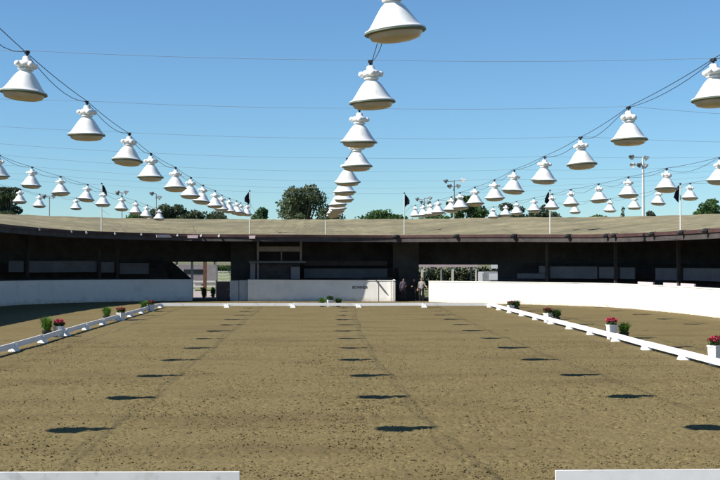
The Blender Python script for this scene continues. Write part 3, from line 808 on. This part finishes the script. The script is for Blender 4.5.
# ------------------------------------------------------------------ flag poles on the eave
def flag_pole(px, ytip, ybase, flag, side, lab):
    t = min((abs(off(k / 20, -sample(k / 20, att)[0] + .5, 0).x * FPX / off(k / 20, -sample(k / 20, att)[0] + .5, 0).y + 318 - px), k / 20) for k in range(int(TEND * 3), int(TEND * 19)))[1]
    ov, et, rd = sample(t, att); p = off(t, -ov + .5, et)
    H = hz(ytip, p.y) - et
    r = empty('flagpole', (p.x, p.y, et)); tag(r, lab, 'flagpole', 'flagpoles along the roof edge')
    bm = bmesh.new(); tube(bm, [(0, 0, -.1), (0, 0, H * .97)], .045, 8, .032); obj('pole', bm, M_post, r)
    bm = bmesh.new(); ball(bm, Vector((0, 0, H)), .06); obj('finial', bm, M_flag, r)
    if flag:
        bm = bmesh.new(); fh = .95; w = .42
        cols = []
        for i in range(6):
            s = i / 5; x = side * (.04 + w * s * .75); yy = .10 * math.sin(s * 5) - .06 * s
            hh = fh * (1 - .75 * s)
            cols.append([bm.verts.new((x, yy + .05 * q, H - .05 - (fh - hh) * (.35 + .3 * s) - hh * q / 4)) for q in range(5)])
        for a, b in zip(cols, cols[1:]):
            for q in range(4): bm.faces.new((a[q], b[q], b[q + 1], a[q + 1]))
        bmesh.ops.solidify(bm, geom=bm.faces[:], thickness=.02)
        obj('flag', bm, M_flag, r)
flag_pole(103, 184, 228, True, 1, 'white flagpole with drooping dark flag, leftmost on the roof edge')
flag_pole(250, 191, 235, True, -1, 'white flagpole with folded dark flag, left of the bushy grey-green tree')
flag_pole(325.5, 219, 234, False, 1, 'short white pole without flag below the middle lamp row')
flag_pole(404.5, 193, 234, True, 1, 'white flagpole with dark flag right of the middle lamp row')
flag_pole(551.5, 190, 231, True, -1, 'white flagpole with dark flag, second from the right')
flag_pole(684, 183, 226, True, -1, 'white flagpole with dark hanging flag, rightmost on the roof edge')

# ------------------------------------------------------------------ floodlight masts behind
def mast(px, ytop, Y, heads, lab, r0=.14, m=None):
    H = hz(ytop, Y); r = empty('floodlight_mast', (gx(px, Y), Y, 0)); tag(r, lab, 'light mast')
    bm = bmesh.new(); tube(bm, [(0, 0, 0), (0, 0, H)], r0, 8, r0 * .6); obj('pole', bm, m or M_steel, r)
    s = Y / FPX
    xs_ = [h[0] for h in heads]
    for lev in sorted(set(h[1] for h in heads)):
        hx = [h[0] for h in heads if h[1] == lev]
        bm = bmesh.new(); tube(bm, [(min(hx + [0]) * s, 0, H - lev * s), (max(hx + [0]) * s, 0, H - lev * s)], .05, 6); obj('crossarm', bm, M_steel, r)
    for hx, lev, tone in heads:
        bm = bmesh.new(); sgn = 1 if hx > 0 else -1
        lathe(bm, [(0, .22), (.10, .22), (.16, .10), (.34, -.16), (.36, -.20), (.30, -.18), (0, -.14)], 14)
        bmesh.ops.scale(bm, verts=bm.verts[:], vec=(.72, .72, .9))
        bmesh.ops.rotate(bm, verts=bm.verts[:], matrix=Matrix.Rotation(-sgn * .9, 3, 'Y'))
        bmesh.ops.rotate(bm, verts=bm.verts[:], matrix=Matrix.Rotation(random.uniform(-.6, .6), 3, 'Z'))
        bmesh.ops.translate(bm, verts=bm.verts[:], vec=(hx * s + sgn * .1, 0, H - lev * s + .05))
        obj('floodlight', bm, M_post if tone else M_flood, r)
mast(646, 156, 112, ((-10, 0, 0), (2, 1, 0), (-9, 8, 1), (-2, 8, 0), (1, 9, 0)), 'tall mast with cluster of five floodlights on the right', .16, M_post)
mast(454.5, 180, 125, ((-7, 1, 0), (8, 0, 1), (-3, 6, 0), (3, 6, 0)), 'mast with four floodlights above the green tree right of centre', .12)
mast(424.5, 198, 150, ((-6, 1, 0), (5, 0, 0), (-2, 4, 0), (3, 4, 0)), 'far smaller mast with floodlights, right of the flagpole near the centre', .10)
mast(51.5, 197, 130, ((-4, 0, 0), (3, 0, 0)), 'thin T-shaped light mast on the far left', .08)
mast(123, 193, 130, ((-3, 0, 0), (3, 0, 0)), 'thin light mast with two heads, left of the forked dark one', .08)
mast(157, 194, 130, ((-3, 0, 0), (2, 4, 0)), 'light mast with two dark tilted heads beside the left tree clump', .08)

# ------------------------------------------------------------------ trees
def tree(name, px, ytop, Y, wpx, leafm, lab, n=2600, size=.42, clumps=16, crown_bottom=2.0, airy=1.0, shape='round', seed=1):
    random.seed(seed)
    H = hz(ytop, Y); Wd = wpx * Y / FPX / 2
    r = empty(name, (gx(px, Y), Y, 0)); tag(r, lab, 'tree', None)
    bm = bmesh.new()
    tube(bm, [(0, 0, 0), (.1, 0, H * .3), (0, .1, H * .62)], .035 * H, 8, .014 * H)
    cl = []
    for c in range(clumps):
        if shape == 'cone':
            s = (c + .5) / clumps; z = crown_bottom + (H - crown_bottom) * s; rad = Wd * (1 - s) * .75
            a = random.uniform(0, 2 * PI); p = Vector((rad * .5 * math.cos(a), rad * .5 * math.sin(a), z)); rr = max(.25, rad * .8 + .2)
            cl.append((p, (rr, rr, (H - crown_bottom) / clumps * 1.2)))
            continue
        a = random.uniform(0, 2 * PI); u = random.random() ** .6
        zc = random.uniform(0, 1)
        env = math.sqrt(max(.05, 1 - (1.8 * zc - .8) ** 2)) if shape in ('round', 'airy') else (.55 + .45 * zc)
        rr = Wd * (random.uniform(.24, .40) if shape == 'round' else random.uniform(.13, .27))
        x = (Wd - rr) * u * env * math.cos(a); y = (Wd - rr) * u * env * math.sin(a) * .8
        rz_ = rr * random.uniform(.55, .85)
        z = crown_bottom + rz_ + (H - crown_bottom - 2 * rz_) * zc
        cl.append((Vector((x, y, z)), (rr, rr, rz_)))
    for p, rr in cl:
        if shape != 'cone' : tube(bm, [(0, 0, H * .35), p * .5 + Vector((0, 0, H * .22)), p], .012 * H, 5, .004 * H)
    obj('trunk', bm, M_bark, r)
    bm = bmesh.new()
    tot = sum(q[0] * q[1] * q[2] for _, q in cl) or 1
    for p, q in cl:
        m_ = max(20, int(n * q[0] * q[1] * q[2] / tot * airy))
        for _ in range(m_):
            d = Vector((random.gauss(0, 1), random.gauss(0, 1), random.gauss(0, 1))).normalized() * (random.random() ** .33)
            leaf_quads(bm, 1, p + Vector((d.x * q[0], d.y * q[1], d.z * q[2])), (.1, .1, .1), size, .1, 1.5)
    obj('crown', bm, leafm, r)
tree('eucalyptus_tree', 303, 183, 165, 92, M_euc, 'large airy grey-green tree behind the roof left of the middle lamps', 9000, .24, 46, 4.6, 1, 'airy', 3)
tree('rounded_tree', 381, 208, 170, 80.6, M_green, 'low rounded green tree behind the roof right of the middle lamps', 7000, .30, 18, 3.0, 1, 'round', 4)
tree('small_tree', 263, 205, 170, 33.8, M_bluegreen, 'small pale green tree beside the folded-flag pole', 2500, .28, 10, 3, 1, 'round', 5)
tree('leafy_tree', 12, 185, 175, 66, M_darkgreen, 'dark spreading tree at the far left edge', 7000, .28, 30, 5, 1, 'airy', 6)
tree('bushy_tree', 176, 202, 170, 72.8, M_darkgreen, 'dark bushy tree behind the end of the left lamp rows', 6500, .28, 24, 4, 1, 'airy', 7)
tree('bushy_tree', 214, 210, 180, 72.8, M_darkgreen, 'low dark bush-like tree right of the left bushy tree', 5000, .30, 14, 4, 1, 'round', 17)
tree('bushy_tree', 138, 213, 185, 57.2, M_green, 'very low green treetop left of the dark bushy tree', 3000, .30, 12, 4, 1, 'round', 27)
tree('leafy_tree', 470, 194, 160, 83.2, M_green, 'broad green tree behind the right lamps near the floodlight mast', 8000, .28, 26, 4, 1, 'airy', 8)
tree('leafy_tree', 432, 210, 175, 91.0, M_green, 'low green tree behind the smallest far floodlight mast', 6000, .30, 16, 4, 1, 'round', 18)
tree('dark_tree', 511, 202, 175, 72.8, M_darkgreen, 'dark tree left of the second flagpole from the right', 6500, .30, 20, 4, 1, 'airy', 9)
tree('dark_tree', 547, 204, 180, 75.4, M_darkgreen, 'dark tree right behind the second flagpole from the right', 6500, .30, 20, 4, 1, 'airy', 10)
tree('low_tree', 577, 213, 180, 39.0, M_green, 'very low green treetop just above the right roof', 2400, .28, 9, 4, 1, 'round', 19)
tree('low_tree', 600, 214, 180, 41.6, M_green, 'low round treetop left of the small conifer', 2400, .28, 10, 4, 1, 'round', 11)
tree('conifer', 625.5, 209, 180, 18.2, M_darkgreen, 'small dark conifer tip above the right roof', 1600, .26, 12, 3, 1, 'cone', 12)
tree('slim_tree', 651.5, 203, 180, 19.5, M_darkgreen, 'dark slim tree beside the tall mast', 2600, .28, 12, 3, 1, 'round', 13)
tree('pine_tree', 722, 194, 165, 80.6, M_green, 'spreading green pine at the right edge', 7000, .26, 22, 5.5, 1, 'flat', 14)
# hedge beyond the stand, seen through the openings
random.seed(40)
def hedge(x0, x1, Y, h, lab, m):
    r = empty('hedge', (0, Y, 0)); tag(r, lab, 'hedge')
    bm = bmesh.new(); x = x0
    while x < x1:
        leaf_quads(bm, 200, (x, 0, h * .5), (.8, .7, h * .52), .2, .3, 1.6); x += .55
    obj('foliage', bm, m, r)
    bm = bmesh.new(); x = x0
    while x < x1: tube(bm, [(x, 0, 0), (x + .05, 0, h * .7)], .04, 5); x += 1.1
    obj('stems', bm, M_bark, r)
hedge(6, 19, 113, 2.3, 'dark clipped hedge beyond the right opening', leafmat('hedge_leaf', (.025, .035, .018)))
hedge(-38, -16, 300, 1.9, 'bright green hedge far across the lawn beyond the left opening', M_green)
for px, Y, lab in ((204.5, 96, 'small yellow-green shrub at the foot of the brown post'), (213.5, 97, 'small yellow-green shrub right of the brown post')):
    r = empty('shrub', (gx(px, Y), Y, 0)); tag(r, lab, 'shrub')
    bm = bmesh.new(); blades(bm, 200, .85, .25, .014); leaf_quads(bm, 220, (0, 0, .42), (.2, .2, .42), .07, 1, 2); obj('foliage', bm, M_grassleaf, r)
    bm = bmesh.new(); tube(bm, [(0, 0, 0), (.02, 0, .35)], .03, 5); obj('stem', bm, M_bark, r)

# ------------------------------------------------------------------ people in the right gate
M_skin = mat('skin', (.45, .28, .2), .6)
def cloth(n, c): return mat(n, c, .85, noise=(12, .15))
def person(px, Y, H, rz, top, leg, hairm, arms, lab):
    s = H / 1.7
    J = {'pel': (0, 0, .92), 'sp': (0, .01, 1.12), 'ch': (0, .0, 1.30), 'nk': (0, .01, 1.45), 'h0': (0, -.005, 1.52), 'h1': (0, -.012, 1.60), 'h2': (0, -.005, 1.67)}
    R = {'pel': .145, 'sp': .13, 'ch': .15, 'nk': .055, 'h0': .070, 'h1': .088, 'h2': .055}
    E = [('pel', 'sp'), ('sp', 'ch'), ('ch', 'nk'), ('nk', 'h0'), ('h0', 'h1'), ('h1', 'h2')]
    J['nose'] = (0, -.105, 1.585); R['nose'] = .016; E.append(('h1', 'nose'))
    for sd, nm in ((-1, 'l'), (1, 'r')):
        J['hip' + nm] = (sd * .10, 0, .86); J['kn' + nm] = (sd * .115, -.015, .48); J['an' + nm] = (sd * .12, .02, .09); J['to' + nm] = (sd * .14, -.15, .04)
        R['hip' + nm] = .092; R['kn' + nm] = .062; R['an' + nm] = .045; R['to' + nm] = .038
        E += [('pel', 'hip' + nm), ('hip' + nm, 'kn' + nm), ('kn' + nm, 'an' + nm), ('an' + nm, 'to' + nm)]
        el, wr = arms[0 if sd < 0 else 1]
        J['sh' + nm] = (sd * .185, 0, 1.37); J['el' + nm] = (sd * el[0], el[1], el[2]); J['wr' + nm] = (sd * wr[0], wr[1], wr[2])
        R['sh' + nm] = .066; R['el' + nm] = .046; R['wr' + nm] = .030
        d = (Vector(J['wr' + nm]) - Vector(J['el' + nm])).normalized(); w = Vector(J['wr' + nm])
        pm = w + d * .07; J['pm' + nm] = tuple(pm); R['pm' + nm] = .030
        E += [('ch', 'sh' + nm), ('sh' + nm, 'el' + nm), ('el' + nm, 'wr' + nm), ('wr' + nm, 'pm' + nm)]
        sid = d.cross(Vector((1, 0, 0))).normalized() if abs(d.x) < .9 else Vector((0, 1, 0))
        for f in range(4):
            b = pm + sid * (.012 * (f - 1.5)) * 1.5; tip = b + d * (.075 if f in (1, 2) else .06) + Vector((-sd * .015, 0, 0))
            J[f'f{f}{nm}'] = tuple(tip); R[f'f{f}{nm}'] = .008; E.append(('pm' + nm, f'f{f}{nm}'))
        J['th' + nm] = tuple(w + d * .05 + sid * -.05); R['th' + nm] = .010; E.append(('wr' + nm, 'th' + nm))
    names = list(J); ix = {n: i for i, n in enumerate(names)}
    me = bpy.data.meshes.new('body'); me.from_pydata([Vector(J[n]) * s for n in names], [(ix[a], ix[b]) for a, b in E], [])
    o = bpy.data.objects.new('tmp', me); C.objects.link(o)
    o.modifiers.new('skin', 'SKIN').use_smooth_shade = True
    for i, n in enumerate(names):
        sv = me.skin_vertices[0].data[i]; sv.radius = (R[n] * s * (1.25 if n in ('ch', 'pel', 'sp') else 1), R[n] * s * (.85 if n in ('ch', 'pel', 'sp') else 1)); sv.use_root = (n == 'pel')
    o.modifiers.new('sub', 'SUBSURF').levels = 1
    bpy.context.view_layer.update()
    bme = bpy.data.meshes.new_from_object(o.evaluated_get(bpy.context.evaluated_depsgraph_get()))
    bpy.data.objects.remove(o)
    bme.materials.clear()
    for m in (M_skin, top, leg, M_black): bme.materials.append(m)
    for p in bme.polygons:
        c = p.center / s
        i = 1
        if c.z > 1.455: i = 0
        elif abs(c.x) < .24 and c.z < .95: i = 2 if c.z > .10 else 3
        for nm in 'lr':
            if (Vector(J['pm' + nm]) - c).length < .115 or (Vector(J['wr' + nm]) - c).length < .05: i = 0
        p.material_index = i; p.use_smooth = True
    b = link('person', bme); b.location = (gx(px, Y), Y, 0.03); b.rotation_euler = (0, 0, rz)
    tag(b, lab, 'person')
    bm = bmesh.new(); ball(bm, Vector((0, .022, 1.632)) * s, .102 * s, (.95, 1.05, .95), 14, 10)
    for v in list(bm.verts):
        if v.co.z < 1.575 * s or (v.co.y < -.055 * s and v.co.z < 1.655 * s): bm.verts.remove(v)
    obj('hair', bm, hairm, b, True)
    bm = bmesh.new()
    for sx in (-1, 1): ball(bm, Vector((sx * .033, -.088, 1.602)) * s, .012 * s, (1, .6, .8), 6, 5)
    obj('eyes', bm, M_black, b)
    bm = bmesh.new(); ball(bm, Vector((0, -.082, 1.548)) * s, .02 * s, (1.2, .5, .4), 6, 5); obj('mouth', bm, M_red, b)
    bm = bmesh.new()
    for sx in (-1, 1): ball(bm, Vector((sx * .09, .0, 1.592)) * s, .026 * s, (.5, .8, 1.2), 6, 5)
    obj('ears', bm, M_skin, b)
down = ((.235, .03, 1.10), (.25, -.05, .86)); bent = ((.25, -.02, 1.09), (.14, -.24, 1.10)); fwd = ((.29, -.05, 1.12), (.42, -.22, 1.08))
M_hair = mat('hair_dark', (.03, .02, .015), .6); M_hair2 = mat('hair_brown', (.12, .08, .05), .6)
person(403.5, 86.5, 1.64, .15, cloth('cloth_purple_grey', (.10, .075, .10)), cloth('cloth_dark', (.05, .045, .05)), M_hair, (down, bent), 'person in dark purple-grey jacket standing leftmost in the right gate')
person(414.2, 86.7, 1.62, -.2, cloth('cloth_black', (.02, .022, .02)), cloth('cloth_black_trousers', (.02, .02, .02)), M_hair, (bent, down), 'person dressed all in black between two others in the right gate')
person(421.8, 85.7, 1.66, -.35, cloth('cloth_pale_grey', (.27, .25, .235)), cloth('cloth_black_breeches', (.018, .02, .018)), M_hair2, (down, fwd), 'person in pale grey shirt and black trousers at the right side of the gate')
